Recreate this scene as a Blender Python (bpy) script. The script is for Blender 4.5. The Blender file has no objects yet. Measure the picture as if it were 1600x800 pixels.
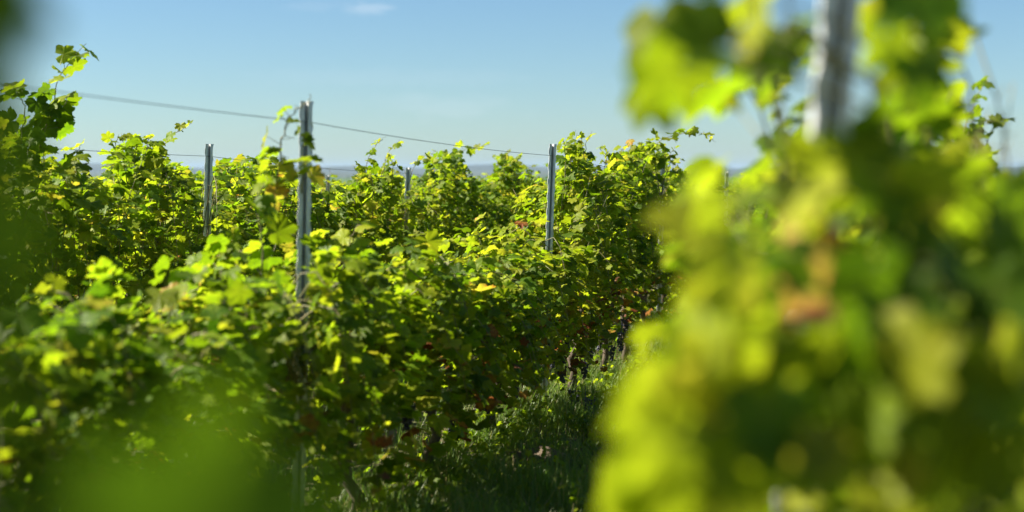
import bpy, math, random
import numpy as np
from mathutils import Vector

random.seed(11)
RNG = np.random.default_rng(11)
scene = bpy.context.scene
COL = scene.collection
PI = math.pi

# ------------------------------------------------------------------ frame
F = 2222.0                       # focal length in pixels of the 1600 px wide photo (50 mm on 36 mm)
EYE = 1.30
PITCH = math.atan(133 / F)
CP, SP = math.cos(PITCH), math.sin(PITCH)
SLOPE = 0.032
ROWDX = 0.268                    # rows run along (0.268, 1)
D = Vector((ROWDX, 1, 0)).normalized()
N = Vector((D.y, -D.x, 0))       # to the right of a row
ROWX = {'B': -0.07, 'A': -2.29, 'C': -4.43, 'D': -6.56, 'E': -8.69, 'G': -10.82, 'H': -12.95, 'R': 2.06}


def ground(x, y):
    if y < 22:
        return -SLOPE * max(y, -12)
    g = -SLOPE * 22
    if y < 85:
        return g - 0.012 * (y - 22)
    g -= 0.012 * 63
    t = min(1.0, (y - 85) / 500)
    return g - 10.5 * t * t * (3 - 2 * t)


def P(px, py, Y):
    """world point seen at photo pixel (px, py) at world distance Y"""
    a, b = (px - 800) / F, (400 - py) / F
    dy, dz = CP + b * SP, -SP + b * CP
    t = Y / dy
    return Vector((a * t, Y, EYE + dz * t))


def yrow(x0, px):
    return x0 / ((px - 800) / F - ROWDX)


def profile(x0, pts):
    ys, zs = [], []
    for px, py in pts:
        y = yrow(x0, px)
        ys.append(y)
        zs.append(P(px, py, y).z)
    o = np.argsort(ys)
    ys, zs = np.array(ys)[o], np.array(zs)[o]
    return lambda y: float(np.interp(y, ys, zs)) 


# ------------------------------------------------------------------ materials
def new_mat(name):
    m = bpy.data.materials.new(name)
    m.use_nodes = True
    nt = m.node_tree
    nt.nodes.clear()
    return m, nt


def nd(nt, kind, **kw):
    n = nt.nodes.new(kind)
    for k, v in kw.items():
        if hasattr(n, k):
            setattr(n, k, v)
        else:
            n.inputs[k].default_value = v
    return n


def ramp(nt, stops, interp='LINEAR'):
    r = nt.nodes.new('ShaderNodeValToRGB')
    r.color_ramp.interpolation = interp
    els = r.color_ramp.elements
    while len(els) < len(stops):
        els.new(0.5)
    for e, (p, c) in zip(els, stops):
        e.position = p
        e.color = (*c, 1)
    return r


def math_n(nt, op, a=None, b=None):
    n = nt.nodes.new('ShaderNodeMath')
    n.operation = op
    for i, v in enumerate((a, b)):
        if v is None:
            continue
        if isinstance(v, (int, float)):
            n.inputs[i].default_value = v
        else:
            nt.links.new(v, n.inputs[i])
    return n.outputs[0]


def mixc(nt, fac, a, b, mode='MIX'):
    n = nt.nodes.new('ShaderNodeMix')
    n.data_type = 'RGBA'
    n.blend_type = mode
    for i, v in ((0, fac), (6, a), (7, b)):
        if isinstance(v, (int, float)):
            n.inputs[i].default_value = v
        elif isinstance(v, tuple):
            n.inputs[i].default_value = (*v, 1)
        else:
            nt.links.new(v, n.inputs[i])
    return n.outputs[2]


def leaf_material():
    m, nt = new_mat('vine_leaf')
    L = nt.links
    at = nd(nt, 'ShaderNodeAttribute', attribute_name='leafdata')
    sep = nd(nt, 'ShaderNodeSeparateColor')
    L.new(at.outputs['Color'], sep.inputs[0])
    age, rnd, lx, ly = sep.outputs[0], sep.outputs[1], sep.outputs[2], at.outputs['Alpha']
    geo = nd(nt, 'ShaderNodeNewGeometry')
    nz = nd(nt, 'ShaderNodeTexNoise', Scale=38.0, Detail=3.0)
    L.new(geo.outputs['Position'], nz.inputs['Vector'])
    a2 = math_n(nt, 'ADD', age, math_n(nt, 'MULTIPLY', math_n(nt, 'SUBTRACT', nz.outputs[0], 0.5), 0.26))
    rad = math_n(nt, 'SQRT', math_n(nt, 'ADD', math_n(nt, 'POWER', math_n(nt, 'SUBTRACT', lx, 0.5), 2.0), math_n(nt, 'POWER', math_n(nt, 'SUBTRACT', ly, 0.5), 2.0)))
    edge = nd(nt, 'ShaderNodeMapRange')
    edge.inputs[1].default_value, edge.inputs[2].default_value = .26, .48
    L.new(rad, edge.inputs[0])
    old = nd(nt, 'ShaderNodeMapRange')
    old.inputs[1].default_value, old.inputs[2].default_value = .55, 1.0
    old.inputs[4].default_value = .42
    L.new(rnd, old.inputs[0])
    a2 = math_n(nt, 'ADD', a2, math_n(nt, 'MULTIPLY', math_n(nt, 'MULTIPLY', edge.outputs[0], old.outputs[0]), nz.outputs[0]))
    top = ramp(nt, [(0.0, (.020, .055, .006)), (.32, (.070, .130, .007)), (.58, (.185, .225, .009)),
                    (.74, (.27, .285, .018)), (.84, (.36, .20, .03)), (.92, (.20, .055, .02)), (1.0, (.12, .055, .025))])
    thr = ramp(nt, [(0.0, (.070, .180, .004)), (.32, (.250, .400, .006)), (.58, (.430, .520, .012)),
                    (.74, (.52, .47, .03)), (.84, (.50, .28, .03)), (.92, (.32, .08, .015)), (1.0, (.15, .06, .02))])
    L.new(a2, top.inputs[0])
    L.new(a2, thr.inputs[0])
    # pale veins, from the leaf's own flat coordinates
    ax = math_n(nt, 'ABSOLUTE', math_n(nt, 'SUBTRACT', lx, 0.5))
    yy = math_n(nt, 'SUBTRACT', ly, 0.5)
    dist = ax
    for deg in (55, 108):
        s, c = math.sin(math.radians(deg)), math.cos(math.radians(deg))
        cross = math_n(nt, 'ABSOLUTE', math_n(nt, 'SUBTRACT', math_n(nt, 'MULTIPLY', ax, c), math_n(nt, 'MULTIPLY', yy, s)))
        dist = math_n(nt, 'MINIMUM', dist, cross)
    vein = nd(nt, 'ShaderNodeMapRange')
    vein.inputs[1].default_value, vein.inputs[2].default_value = 0.004, 0.016
    vein.inputs[3].default_value, vein.inputs[4].default_value = 0.45, 0.0
    L.new(dist, vein.inputs[0])
    br = nd(nt, 'ShaderNodeMapRange')
    br.inputs[3].default_value, br.inputs[4].default_value = 0.7, 1.3
    L.new(rnd, br.inputs[0])
    col = mixc(nt, vein.outputs[0], top.outputs[0], (.18, .22, .014))
    # the felted underside is paler and greyer
    col = mixc(nt, math_n(nt, 'MULTIPLY', geo.outputs['Backfacing'], 0.3), col, (.15, .19, .018))
    col = mixc(nt, 1.0, col, br.outputs[0], 'MULTIPLY')
    thc = mixc(nt, math_n(nt, 'MULTIPLY', vein.outputs[0], 0.6), thr.outputs[0], (.10, .16, .02))
    thc = mixc(nt, 1.0, thc, br.outputs[0], 'MULTIPLY')
    bs = nd(nt, 'ShaderNodeBsdfPrincipled')
    bs.inputs['Roughness'].default_value = 0.48
    bs.inputs['Specular IOR Level'].default_value = 0.17
    bs.inputs['Specular Tint'].default_value = (1, .98, .72, 1)
    bp = nd(nt, 'ShaderNodeBump', Strength=0.35, Distance=0.01)
    L.new(math_n(nt, 'ADD', nz.outputs[0], vein.outputs[0]), bp.inputs['Height'])
    L.new(bp.outputs[0], bs.inputs['Normal'])
    L.new(col, bs.inputs['Base Color'])
    tr = nd(nt, 'ShaderNodeBsdfTranslucent')
    L.new(thc, tr.inputs[0])
    mx = nd(nt, 'ShaderNodeMixShader')
    mx.inputs[0].default_value = 0.50
    L.new(bs.outputs[0], mx.inputs[1])
    L.new(tr.outputs[0], mx.inputs[2])
    o = nd(nt, 'ShaderNodeOutputMaterial')
    L.new(mx.outputs[0], o.inputs[0])
    return m


def simple_mat(name, c1, c2, scale=20, rough=.8, metallic=0, bump=.4, detail=5, stretch=None):
    m, nt = new_mat(name)
    L = nt.links
    tc = nd(nt, 'ShaderNodeTexCoord')
    v = tc.outputs['Object']
    if stretch:
        mp = nd(nt, 'ShaderNodeMapping')
        mp.inputs['Scale'].default_value = stretch
        L.new(v, mp.inputs[0])
        v = mp.outputs[0]
    nz = nd(nt, 'ShaderNodeTexNoise', Scale=scale, Detail=detail, Roughness=.65)
    L.new(v, nz.inputs['Vector'])
    r = ramp(nt, [(.32, c1), (.68, c2)])
    L.new(nz.outputs[0], r.inputs[0])
    bs = nd(nt, 'ShaderNodeBsdfPrincipled')
    L.new(r.outputs[0], bs.inputs['Base Color'])
    bs.inputs['Roughness'].default_value = rough
    bs.inputs['Metallic'].default_value = metallic
    bp = nd(nt, 'ShaderNodeBump', Strength=bump, Distance=.01)
    L.new(nz.outputs[0], bp.inputs['Height'])
    L.new(bp.outputs[0], bs.inputs['Normal'])
    o = nd(nt, 'ShaderNodeOutputMaterial')
    L.new(bs.outputs[0], o.inputs[0])
    return m


M_LEAF = leaf_material()
M_BARK = simple_mat('vine_bark', (.045, .032, .022), (.13, .095, .065), 40, .9, 0, .9, stretch=(1, 1, .25))
M_CANE = simple_mat('green_cane', (.10, .12, .03), (.20, .15, .06), 18, .6)
M_STEEL = simple_mat('galvanised_steel', (.44, .46, .46), (.80, .80, .78), 70, .5, .25, .12, stretch=(1, 1, .35))
M_WIRE = simple_mat('weathered_wire', (.10, .11, .12), (.22, .23, .24), 30, .5, .7, .1)
M_GRAPE = simple_mat('dark_grape', (.012, .012, .030), (.060, .062, .105), 60, .5, 0, .1)
M_CLOD = simple_mat('dry_soil_clod', (.06, .042, .026), (.15, .11, .07), 14, .95, 0, 1.0)


def grass_material():
    m, nt = new_mat('grass_blade')
    L = nt.links
    at = nd(nt, 'ShaderNodeAttribute', attribute_name='leafdata')
    sep = nd(nt, 'ShaderNodeSeparateColor')
    L.new(at.outputs['Color'], sep.inputs[0])
    r = ramp(nt, [(0, (.050, .095, .012)), (.5, (.115, .185, .022)), (.8, (.13, .18, .035)), (1, (.30, .25, .11))])
    r2 = ramp(nt, [(0, (.08, .20, .015)), (.5, (.17, .32, .025)), (.8, (.30, .36, .05)), (1, (.40, .32, .12))])
    L.new(sep.outputs[0], r.inputs[0])
    L.new(sep.outputs[0], r2.inputs[0])
    bs = nd(nt, 'ShaderNodeBsdfPrincipled')
    bs.inputs['Roughness'].default_value = .5
    L.new(r.outputs[0], bs.inputs['Base Color'])
    tr = nd(nt, 'ShaderNodeBsdfTranslucent')
    L.new(r2.outputs[0], tr.inputs[0])
    mx = nd(nt, 'ShaderNodeMixShader')
    mx.inputs[0].default_value = .4
    L.new(bs.outputs[0], mx.inputs[1])
    L.new(tr.outputs[0], mx.inputs[2])
    o = nd(nt, 'ShaderNodeOutputMaterial')
    L.new(mx.outputs[0], o.inputs[0])
    return m


M_GRASS = grass_material()


def ground_material():
    m, nt = new_mat('vineyard_soil_and_fields')
    L = nt.links
    geo = nd(nt, 'ShaderNodeNewGeometry')
    sp = nd(nt, 'ShaderNodeSeparateXYZ')
    L.new(geo.outputs['Position'], sp.inputs[0])
    n1 = nd(nt, 'ShaderNodeTexNoise', Scale=1.6, Detail=8.0, Roughness=.7)
    L.new(geo.outputs['Position'], n1.inputs['Vector'])
    soil = ramp(nt, [(.35, (.055, .040, .026)), (.5, (.085, .085, .035)), (.68, (.16, .115, .072))])
    L.new(n1.outputs[0], soil.inputs[0])
    # far fields: patches of crop, stubble and meadow
    mp = nd(nt, 'ShaderNodeMapping')
    mp.inputs['Scale'].default_value = (.0035, .0022, 1)
    mp.inputs['Rotation'].default_value = (0, 0, .35)
    L.new(geo.outputs['Position'], mp.inputs[0])
    vo = nd(nt, 'ShaderNodeTexVoronoi', Scale=1.0)
    vo.distance = 'CHEBYCHEV'
    L.new(mp.outputs[0], vo.inputs['Vector'])
    sc = nd(nt, 'ShaderNodeSeparateColor')
    L.new(vo.outputs['Color'], sc.inputs[0])
    fld = ramp(nt, [(0, (.055, .10, .03)), (.35, (.10, .15, .04)), (.6, (.24, .21, .10)), (.8, (.075, .12, .035)), (1, (.16, .18, .07))], 'CONSTANT')
    L.new(sc.outputs[0], fld.inputs[0])
    mr = nd(nt, 'ShaderNodeMapRange')
    mr.inputs[1].default_value, mr.inputs[2].default_value = 100, 180
    L.new(sp.outputs[1], mr.inputs[0])
    c = mixc(nt, mr.outputs[0], soil.outputs[0], fld.outputs[0])
    bs = nd(nt, 'ShaderNodeBsdfPrincipled')
    bs.inputs['Roughness'].default_value = .95
    bs.inputs['Specular IOR Level'].default_value = .15
    L.new(c, bs.inputs['Base Color'])
    bp = nd(nt, 'ShaderNodeBump', Strength=.8, Distance=.04)
    L.new(n1.outputs[0], bp.inputs['Height'])
    L.new(bp.outputs[0], bs.inputs['Normal'])
    o = nd(nt, 'ShaderNodeOutputMaterial')
    L.new(bs.outputs[0], o.inputs[0])
    return m


M_GROUND = ground_material()
M_HILL = simple_mat('hill_woods_and_fields', (.020, .032, .022), (.060, .075, .040), .004, 1.0, 0, .0)

# ------------------------------------------------------------------ mesh building
def link(name, mesh, parent=None, loc=None):
    o = bpy.data.objects.new(name, mesh)
    COL.objects.link(o)
    if parent is not None:
        o.parent = parent
    if loc is not None:
        o.location = loc
    return o


def mesh_from(name, verts, faces_flat, sizes, mat, attr=None, smooth=True):
    me = bpy.data.meshes.new(name)
    verts = np.asarray(verts, dtype=np.float32)
    faces_flat = np.asarray(faces_flat, dtype=np.int32)
    sizes = np.asarray(sizes, dtype=np.int32)
    me.vertices.add(len(verts))
    me.vertices.foreach_set('co', verts.ravel())
    me.loops.add(len(faces_flat))
    me.loops.foreach_set('vertex_index', faces_flat)
    me.polygons.add(len(sizes))
    st = np.zeros(len(sizes), dtype=np.int32)
    st[1:] = np.cumsum(sizes)[:-1]
    me.polygons.foreach_set('loop_start', st)
    me.polygons.foreach_set('use_smooth', np.full(len(sizes), smooth))
    me.update(calc_edges=True)
    if attr is not None:
        a = me.attributes.new('leafdata', 'FLOAT_COLOR', 'POINT')
        a.data.foreach_set('color', np.asarray(attr, dtype=np.float32).ravel())
    me.materials.append(mat)
    return me


HALF_HI = [(7, .90), (11, .93), (18, .80), (22, .82), (29, .66), (36, .80), (42, .80), (48, .92), (55, .97), (62, .85), (67, .87),
           (75, .72), (83, .66), (92, .78), (98, .77), (107, .84), (115, .74), (121, .75), (131, .63), (142, .60), (154, .50), (167, .34)]
HALF_MID = [(14, .84), (28, .67), (44, .84), (55, .95), (68, .80), (83, .66), (106, .82), (125, .68), (150, .52), (167, .34)]
HALF_LOW = [(27, .70), (55, .92), (83, .66), (106, .80), (150, .48)]


def leaf_templates(half, count, seed):
    r = np.random.default_rng(seed)
    out = []
    for _ in range(count):
        ang = [0] + [a for a, _ in half] + [180] + [-a for a, _ in half[::-1]]
        rad = [1] + [q for _, q in half] + [.07] + [q for _, q in half[::-1]]
        a = np.radians(np.array(ang, float) + r.normal(0, 1.6, len(ang)))
        q = np.array(rad) * (1 + r.normal(0, .05, len(ang)))
        x, y = q * np.sin(a) * .98, q * np.cos(a)
        flat = np.stack([np.r_[0, x], np.r_[0, y]], 1)
        curl, fold, ph = r.uniform(-.05, .50), r.uniform(-.15, .55), r.uniform(0, 6.28)
        rr = np.hypot(flat[:, 0], flat[:, 1])
        th = np.arctan2(flat[:, 0], flat[:, 1])
        z = -curl * rr ** 2 + fold * np.abs(flat[:, 0]) * .6 + .10 * rr * np.sin(th * 3 + ph) + .06 * rr * np.sin(th * 7 + ph * 2)
        z += r.normal(0, .02, len(z)) * rr
        z[0] = 0
        v = np.stack([flat[:, 0], flat[:, 1], z], 1)
        n = len(ang)
        f = np.array([[0, 1 + (i + 1) % n, 1 + i] for i in range(n)])
        out.append((v, f, flat))
    return out


TPL = {'hi': leaf_templates(HALF_HI, 10, 1), 'mid': leaf_templates(HALF_MID, 8, 2), 'low': leaf_templates(HALF_LOW, 6, 3)}


def leaves_mesh(name, leaves, lod, mat=None, origin=(0, 0, 0)):
    """leaves: rows of (px,py,pz, nx,ny,nz, tx,ty,tz, size, age)"""
    A = np.array(leaves, dtype=np.float64)
    A[:, :3] -= np.array(origin)
    nrm = A[:, 3:6] / np.linalg.norm(A[:, 3:6], axis=1, keepdims=True)
    tip = A[:, 6:9] - (A[:, 6:9] * nrm).sum(1, keepdims=True) * nrm
    tip /= np.linalg.norm(tip, axis=1, keepdims=True) + 1e-9
    side = np.cross(tip, nrm)
    V, Fc, AT = [], [], []
    off = 0
    tp = TPL[lod]
    which = RNG.integers(0, len(tp), len(A))
    rnd = RNG.random(len(A))
    for k, (v, f, flat) in enumerate(tp):
        idx = np.nonzero(which == k)[0]
        if not len(idx):
            continue
        s = A[idx, 9][:, None, None]
        w = A[idx, :3][:, None, :] + s * (v[None, :, 0:1] * side[idx][:, None, :] + v[None, :, 1:2] * tip[idx][:, None, :] + v[None, :, 2:3] * nrm[idx][:, None, :])
        n, m = len(idx), len(v)
        V.append(w.reshape(-1, 3))
        Fc.append((f[None] + (off + np.arange(n) * m)[:, None, None]).reshape(-1, 3))
        at = np.empty((n, m, 4))
        at[..., 0] = A[idx, 10][:, None]
        at[..., 1] = rnd[idx][:, None]
        at[..., 2] = flat[None, :, 0] * .5 + .5
        at[..., 3] = flat[None, :, 1] * .5 + .5
        AT.append(at.reshape(-1, 4))
        off += n * m
    fc = np.concatenate(Fc)
    return mesh_from(name, np.concatenate(V), fc.ravel(), np.full(len(fc), 3), mat or M_LEAF, np.concatenate(AT))


class Tubes:
    def __init__(self):
        self.v, self.f, self.s = [], [], []

    def add(self, pts, radii, sides=6):
        pts = [Vector(p) for p in pts]
        n = len(pts)
        base = len(self.v)
        ref = None
        for i, p in enumerate(pts):
            t = (pts[min(i + 1, n - 1)] - pts[max(i - 1, 0)])
            if t.length < 1e-9:
                t = Vector((0, 0, 1))
            t.normalize()
            if ref is None:
                ref = t.cross(Vector((.31, .9, .2)))
                ref.normalize()
            ref = (ref - t * ref.dot(t)).normalized()
            b = t.cross(ref)
            for k in range(sides):
                a = 2 * PI * k / sides
                q = p + (ref * math.cos(a) + b * math.sin(a)) * radii[i]
                self.v.append((q.x, q.y, q.z))
        for i in range(n - 1):
            for k in range(sides):
                a, b_ = base + i * sides + k, base + i * sides + (k + 1) % sides
                self.f += [a, b_, b_ + sides, a + sides]
                self.s.append(4)
        self.f += [base + k for k in range(sides)][::-1]
        self.s.append(sides)
        self.f += [base + (n - 1) * sides + k for k in range(sides)]
        self.s.append(sides)

    def build(self, name, mat, parent=None, origin=(0, 0, 0), obj=True):
        v = np.array(self.v) - np.array(origin)
        me = mesh_from(name, v, self.f, self.s, mat)
        return link(name, me, parent) if obj else me


def bez(p0, p1, p2, n):
    return [p0 * (1 - t) ** 2 + p1 * 2 * t * (1 - t) + p2 * t * t for t in [i / (n - 1) for i in range(n)]]


def g(s):
    return random.gauss(0, s)


def rv(s):
    return Vector((g(s), g(s), g(s)))


AGE_SHIFT = [0.0]                # a vine's own lean towards dark or yellow leaves


def pick_age(low):
    """low: 0 at the canopy top, 1 near the ground"""
    a = random.gauss(.39 + AGE_SHIFT[0], .13)
    r = random.random()
    if r < .10:
        a = random.uniform(.55, .74)
    if r < .035 * (1 + 3.8 * low * low):
        a = random.uniform(.80, 1.0) if low > .55 else random.uniform(.58, .72)
    return min(1, max(0, a))


UP = Vector((0, 0, 1))
SUNDIR = Vector((-.82, .08, .84)).normalized()


def leaf_rec(p, outward, size, age, hang=.8, loose=.45):
    n = outward * .55 + UP * .55 + SUNDIR * .35 + rv(loose)
    t = outward * .55 - UP * hang + rv(.45)
    return (p.x, p.y, p.z, n.x, n.y, n.z, t.x, t.y, t.z, size, age)


def shoot_leaves(path, leaves, tubes, size0=.07, size1=.022, step=.062, start=0., agefn=None, out_ref=None, cane_r=.0042, age_shift=0.):
    """leaves at alternating nodes along a cane"""
    acc, side = 0, 1
    L = sum((path[i + 1] - path[i]).length for i in range(len(path) - 1))
    tubes.add(path, [cane_r * (1 - .7 * i / (len(path) - 1)) for i in range(len(path))], 5)
    run = 0
    for i in range(len(path) - 1):
        seg = path[i + 1] - path[i]
        ln = seg.length
        d = seg / max(ln, 1e-6)
        s = 0
        while acc + (ln - s) >= step:
            s += step - acc
            acc = 0
            tt = (run + s) / L
            if tt < start:
                continue
            p = path[i] + d * s
            h = d.cross(UP)
            if h.length < .25:
                h = Vector((math.cos(tt * 20), math.sin(tt * 20), 0))
            h.normalize()
            sd = h * side + rv(.35) + UP * .25
            if out_ref is not None:
                sd += out_ref * .6
            sd.normalize()
            side = -side
            f = max(0, (tt - .45) / .55)
            sz = (size0 * (1 - f) + size1 * f) * random.uniform(.75, 1.2)
            q = p + sd * sz * random.uniform(.7, 1.15)
            tubes.add([p, q], [.0016, .0011], 3)
            a = agefn(q.z) if agefn else pick_age(0)
            if tt > .8:
                a = max(a, random.uniform(.40, .62))
            leaves.append(leaf_rec(q, sd, sz, min(1, a + age_shift)))
        acc += ln - s
        run += ln


def grow(x0, y0, prof, hw=.34, n_sh=20, fill=330, droop=.45, dens=1., low_h=.30, leaf=.060, cut=False, dry=.0):
    """one vine: (leaves, canes, trunk path); prof gives the canopy top in world z at world y"""
    zg = ground(x0, y0)
    base = Vector((x0, y0, zg))
    leaves, canes, wood = [], Tubes(), Tubes()
    # trunk: gnarled, splitting into two short arms
    head = base + D * g(.03) + N * g(.03) + UP * random.uniform(.50, .60)
    tp = [base - UP * .08]
    for i in range(1, 7):
        tp.append(base.lerp(head, i / 6) + Vector((g(.014), g(.014), 0)))
    wood.add(tp, [.034, .030, .025, .024, .022, .026, .030], 8)
    for sgn in (-1, 1):
        ar = [head, head + D * sgn * .16 + UP * .06, head + D * sgn * .34 + UP * (.08 + g(.02)), head + D * sgn * .5 + UP * (.09 + g(.02))]
        wood.add(ar, [.022, .017, .014, .010], 7)

    def loc(s, v, z):
        q = base + D * s + N * v
        return Vector((q.x, q.y, z))

    def ztop(s):
        return prof(y0 + s * D.y)

    def agef(z):
        t = ztop(0)
        if dry and z < zg + .8 and random.random() < dry:
            return random.uniform(.80, 1.0)
        return pick_age(max(0, min(1, (t - z) / max(.3, t - zg))))

    for i in range(int(n_sh * dens)):
        s0 = random.uniform(-.52, .52)
        z0 = zg + random.uniform(.58, .70)
        zt = ztop(s0)
        if random.random() < droop:
            sg = random.choice((-1, 1))
            pk = z0 + (zt - z0) * random.uniform(.9, 1.5)
            ze = zg + random.uniform(low_h, max(low_h + .05, min(.95, (zt - zg) * .8)))
            path = bez(loc(s0, g(.04), z0), loc(s0 + g(.12), sg * hw * random.uniform(.5, .9), pk + (pk - ze) * .35), loc(s0 + g(.2), sg * hw * random.uniform(.9, 1.35), ze), 9)
        else:
            e = s0 + g(.10)
            zt = min(zt, ztop(e)) + g(.03)
            vv = g(hw * .45)
            zt -= .06
            path = bez(loc(s0, g(.04), z0), loc(s0 + g(.1), vv * .5 + g(.08), (z0 + zt) / 2), loc(e, vv, zt), 8)
        if not cut:
            k = next((q for q, p in enumerate(path) if over_edge(p)), len(path))
            path = path[:k]
            if len(path) < 3:
                continue
        if cut:
            k = next((q for q, p in enumerate(path) if over_sky(p)), len(path))
            path = path[:k]
            if len(path) < 3:
                continue
        shoot_leaves(path, leaves, canes, leaf * random.uniform(.9, 1.1), leaf * .42, agefn=agef)
    for i in range(int(fill * dens)):
        s = random.uniform(-.56, .56)
        zt = ztop(s)
        zb = zg + low_h
        t = random.random() ** .66
        z = zb + (zt - zb) * t
        w = hw * math.sqrt(max(.05, 1 - (abs(t - .5) / .60) ** 2.6))
        sg = random.choice((-1, 1))
        v = sg * w * (1 - random.random() ** 2 * .8)
        out = (N * (v / hw) + UP * (.2 + t * .5) + D * g(.3))
        out.normalize()
        leaves.append(leaf_rec(loc(s, v, z), out, leaf * random.uniform(.5, 1.0) * (1.45 if random.random() < .16 else 1.12), agef(z)))
    return base, leaves, canes, wood


# how the photo's canopy stands against the sky, and where it leaves the posts free
SKY_X = [-400, 0, 25, 45, 60, 95, 112, 125, 137, 160, 172, 185, 215, 240, 260, 280, 300, 318, 334, 355, 385, 420, 432, 450, 470, 500, 515, 525, 545, 556, 575, 600, 625, 640, 660, 672, 685, 705, 720, 735, 760, 774, 781, 790, 805, 820, 835, 850, 870, 880, 890, 905, 920, 932, 945, 960, 980, 1000, 1030, 1046, 1062, 1075, 1090, 1110, 1122, 1140, 1160, 1180, 2000]
SKY_Y = [120, 175, 190, 215, 222, 250, 242, 228, 270, 280, 225, 205, 207, 215, 235, 250, 258, 270, 255, 246, 240, 238, 240, 266, 276, 276, 264, 276, 286, 264, 258, 266, 274, 270, 268, 246, 233, 233, 242, 268, 280, 262, 242, 235, 240, 258, 270, 282, 262, 226, 206, 204, 238, 278, 262, 246, 225, 213, 216, 262, 268, 262, 258, 256, 268, 292, 286, 286, 270]
GAPS = [(316, 336, 200, 366, 9.3, 1), (462, 492, 100, 330, 5.7, 1), (458, 488, 330, 400, 5.6, .75), (460, 482, 425, 495, 5.55, 1), (458, 480, 535, 595, 5.5, 1), (456, 478, 690, 800, 5.5, .97),
        (851, 872, 150, 386, 9.6, 1), (629, 644, 268, 360, 13.5, .85), (507, 518, 284, 316, 16.5, .9), (1028, 1042, 262, 380, 13.5, .8), (1129, 1142, 280, 350, 17.5, .85), (937, 948, 292, 330, 21, .6),
        (500, 530, 262, 282, 16, .7), (1280, 1342, -60, 165, 1.73, 1), (1262, 1326, 335, 430, 1.7, 1), (908, 938, 600, 655, 8.62, .9), (836, 862, 655, 700, 8.25, .9)]


EDGE_Y = [0, 190, 200, 245, 262, 340, 420, 455, 510, 570, 800]
EDGE_X = [985, 985, 1240, 1130, 1060, 1020, 1050, 1070, 1005, 980, 955]


def to_px(p):
    d = Vector((p[0], p[1], p[2] - EYE))
    fw = d.y * CP - d.z * SP
    return 800 + F * d.x / fw, 400 - F * (d.y * SP + d.z * CP) / fw


def over_edge(p):
    px, py = to_px(p)
    return .3 < p.y < 4 and px < np.interp(py, EDGE_Y, EDGE_X) + 45


def over_sky(p):
    px, py = to_px(p)
    return p.y > 5 and py < np.interp(min(1179, max(-399, px)), SKY_X, SKY_Y) + 10


def kept(lf, sky=True):
    if lf[1] < .5:
        return True
    px, py = to_px(lf)
    r = lf[9] * F / max(lf[1], .3) * .55
    if sky and lf[1] > 5 and px < 1180:
        q = min(1179, max(-399, px))
        if py - r * .7 < np.interp(q, SKY_X, SKY_Y) + random.uniform(-3, 6):
            return False
    if lf[1] < 3:
        if px + (lf[6] * .5 - .55) * r < np.interp(py, EDGE_Y, EDGE_X):
            return False
        if py < 275 and px + r * .6 > np.interp(py, [0, 60, 110, 160, 250, 280], [1515, 1505, 1475, 1470, 1490, 1540]):
            return False
        if 1125 < px + r * .5 and px - r * .5 < 1240 and 185 < py + r and py - r < 235:
            return False
    for x0, x1, y0, y1, Y, pr in GAPS:
        if x0 - r * .8 < px < x1 + r * .8 and y0 < py + r * .5 and py - r * .6 < y1 and lf[1] < Y and random.random() < pr:
            return False
    return True


GRAPE_MESH = []


def grape_variants():
    ico_v, ico_f = [], []
    t = (1 + 5 ** .5) / 2
    raw = [(-1, t, 0), (1, t, 0), (-1, -t, 0), (1, -t, 0), (0, -1, t), (0, 1, t), (0, -1, -t), (0, 1, -t), (t, 0, -1), (t, 0, 1), (-t, 0, -1), (-t, 0, 1)]
    fc = [(0, 11, 5), (0, 5, 1), (0, 1, 7), (0, 7, 10), (0, 10, 11), (1, 5, 9), (5, 11, 4), (11, 10, 2), (10, 7, 6), (7, 1, 8), (3, 9, 4), (3, 4, 2), (3, 2, 6), (3, 6, 8), (3, 8, 9), (4, 9, 5), (2, 4, 11), (6, 2, 10), (8, 6, 7), (9, 8, 1)]
    raw = [Vector(v).normalized() for v in raw]
    fac = []
    verts = list(raw)
    cache = {}

    def mid(a, b):
        k = (min(a, b), max(a, b))
        if k not in cache:
            cache[k] = len(verts)
            verts.append((verts[a] + verts[b]).normalized())
        return cache[k]
    for a, b, c in fc:
        ab, bc, ca = mid(a, b), mid(b, c), mid(c, a)
        fac += [(a, ab, ca), (b, bc, ab), (c, ca, bc), (ab, bc, ca)]
    vv = np.array([tuple(v) for v in verts])
    ff = np.array(fac)
    for k in range(3):
        V, Fs = [], []
        n = 0
        for i in range(70):
            h = random.random()
            rad = .036 * (1 - h * .8) * math.sqrt(random.random()) + .004
            a = random.uniform(0, 2 * PI)
            c = np.array([rad * math.cos(a), rad * math.sin(a), -.015 - .13 * h])
            V.append(vv * random.uniform(.0068, .0086) + c)
            Fs.append(ff + n)
            n += len(vv)
        # the stalk the berries hang from
        tb = Tubes()
        tb.add([(0, 0, .05), (.003, 0, 0), (0, 0, -.13)], [.003, .003, .002], 5)
        sz = [3] * sum(len(x) for x in Fs)
        flat = np.concatenate(Fs).ravel().tolist() + [q + n for q in tb.f]
        V.append(np.array(tb.v))
        GRAPE_MESH.append(mesh_from('grape_cluster', np.concatenate(V), flat, sz + tb.s, M_GRAPE))


grape_variants()


def empty(name, loc):
    o = bpy.data.objects.new(name, None)
    COL.objects.link(o)
    o.location = loc
    o.empty_display_size = .1
    return o


def tag(o, label=None, cat=None, group=None, kind=None):
    for k, v in (('label', label), ('category', cat), ('group', group), ('kind', kind)):
        if v:
            o[k] = v
    return o


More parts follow.
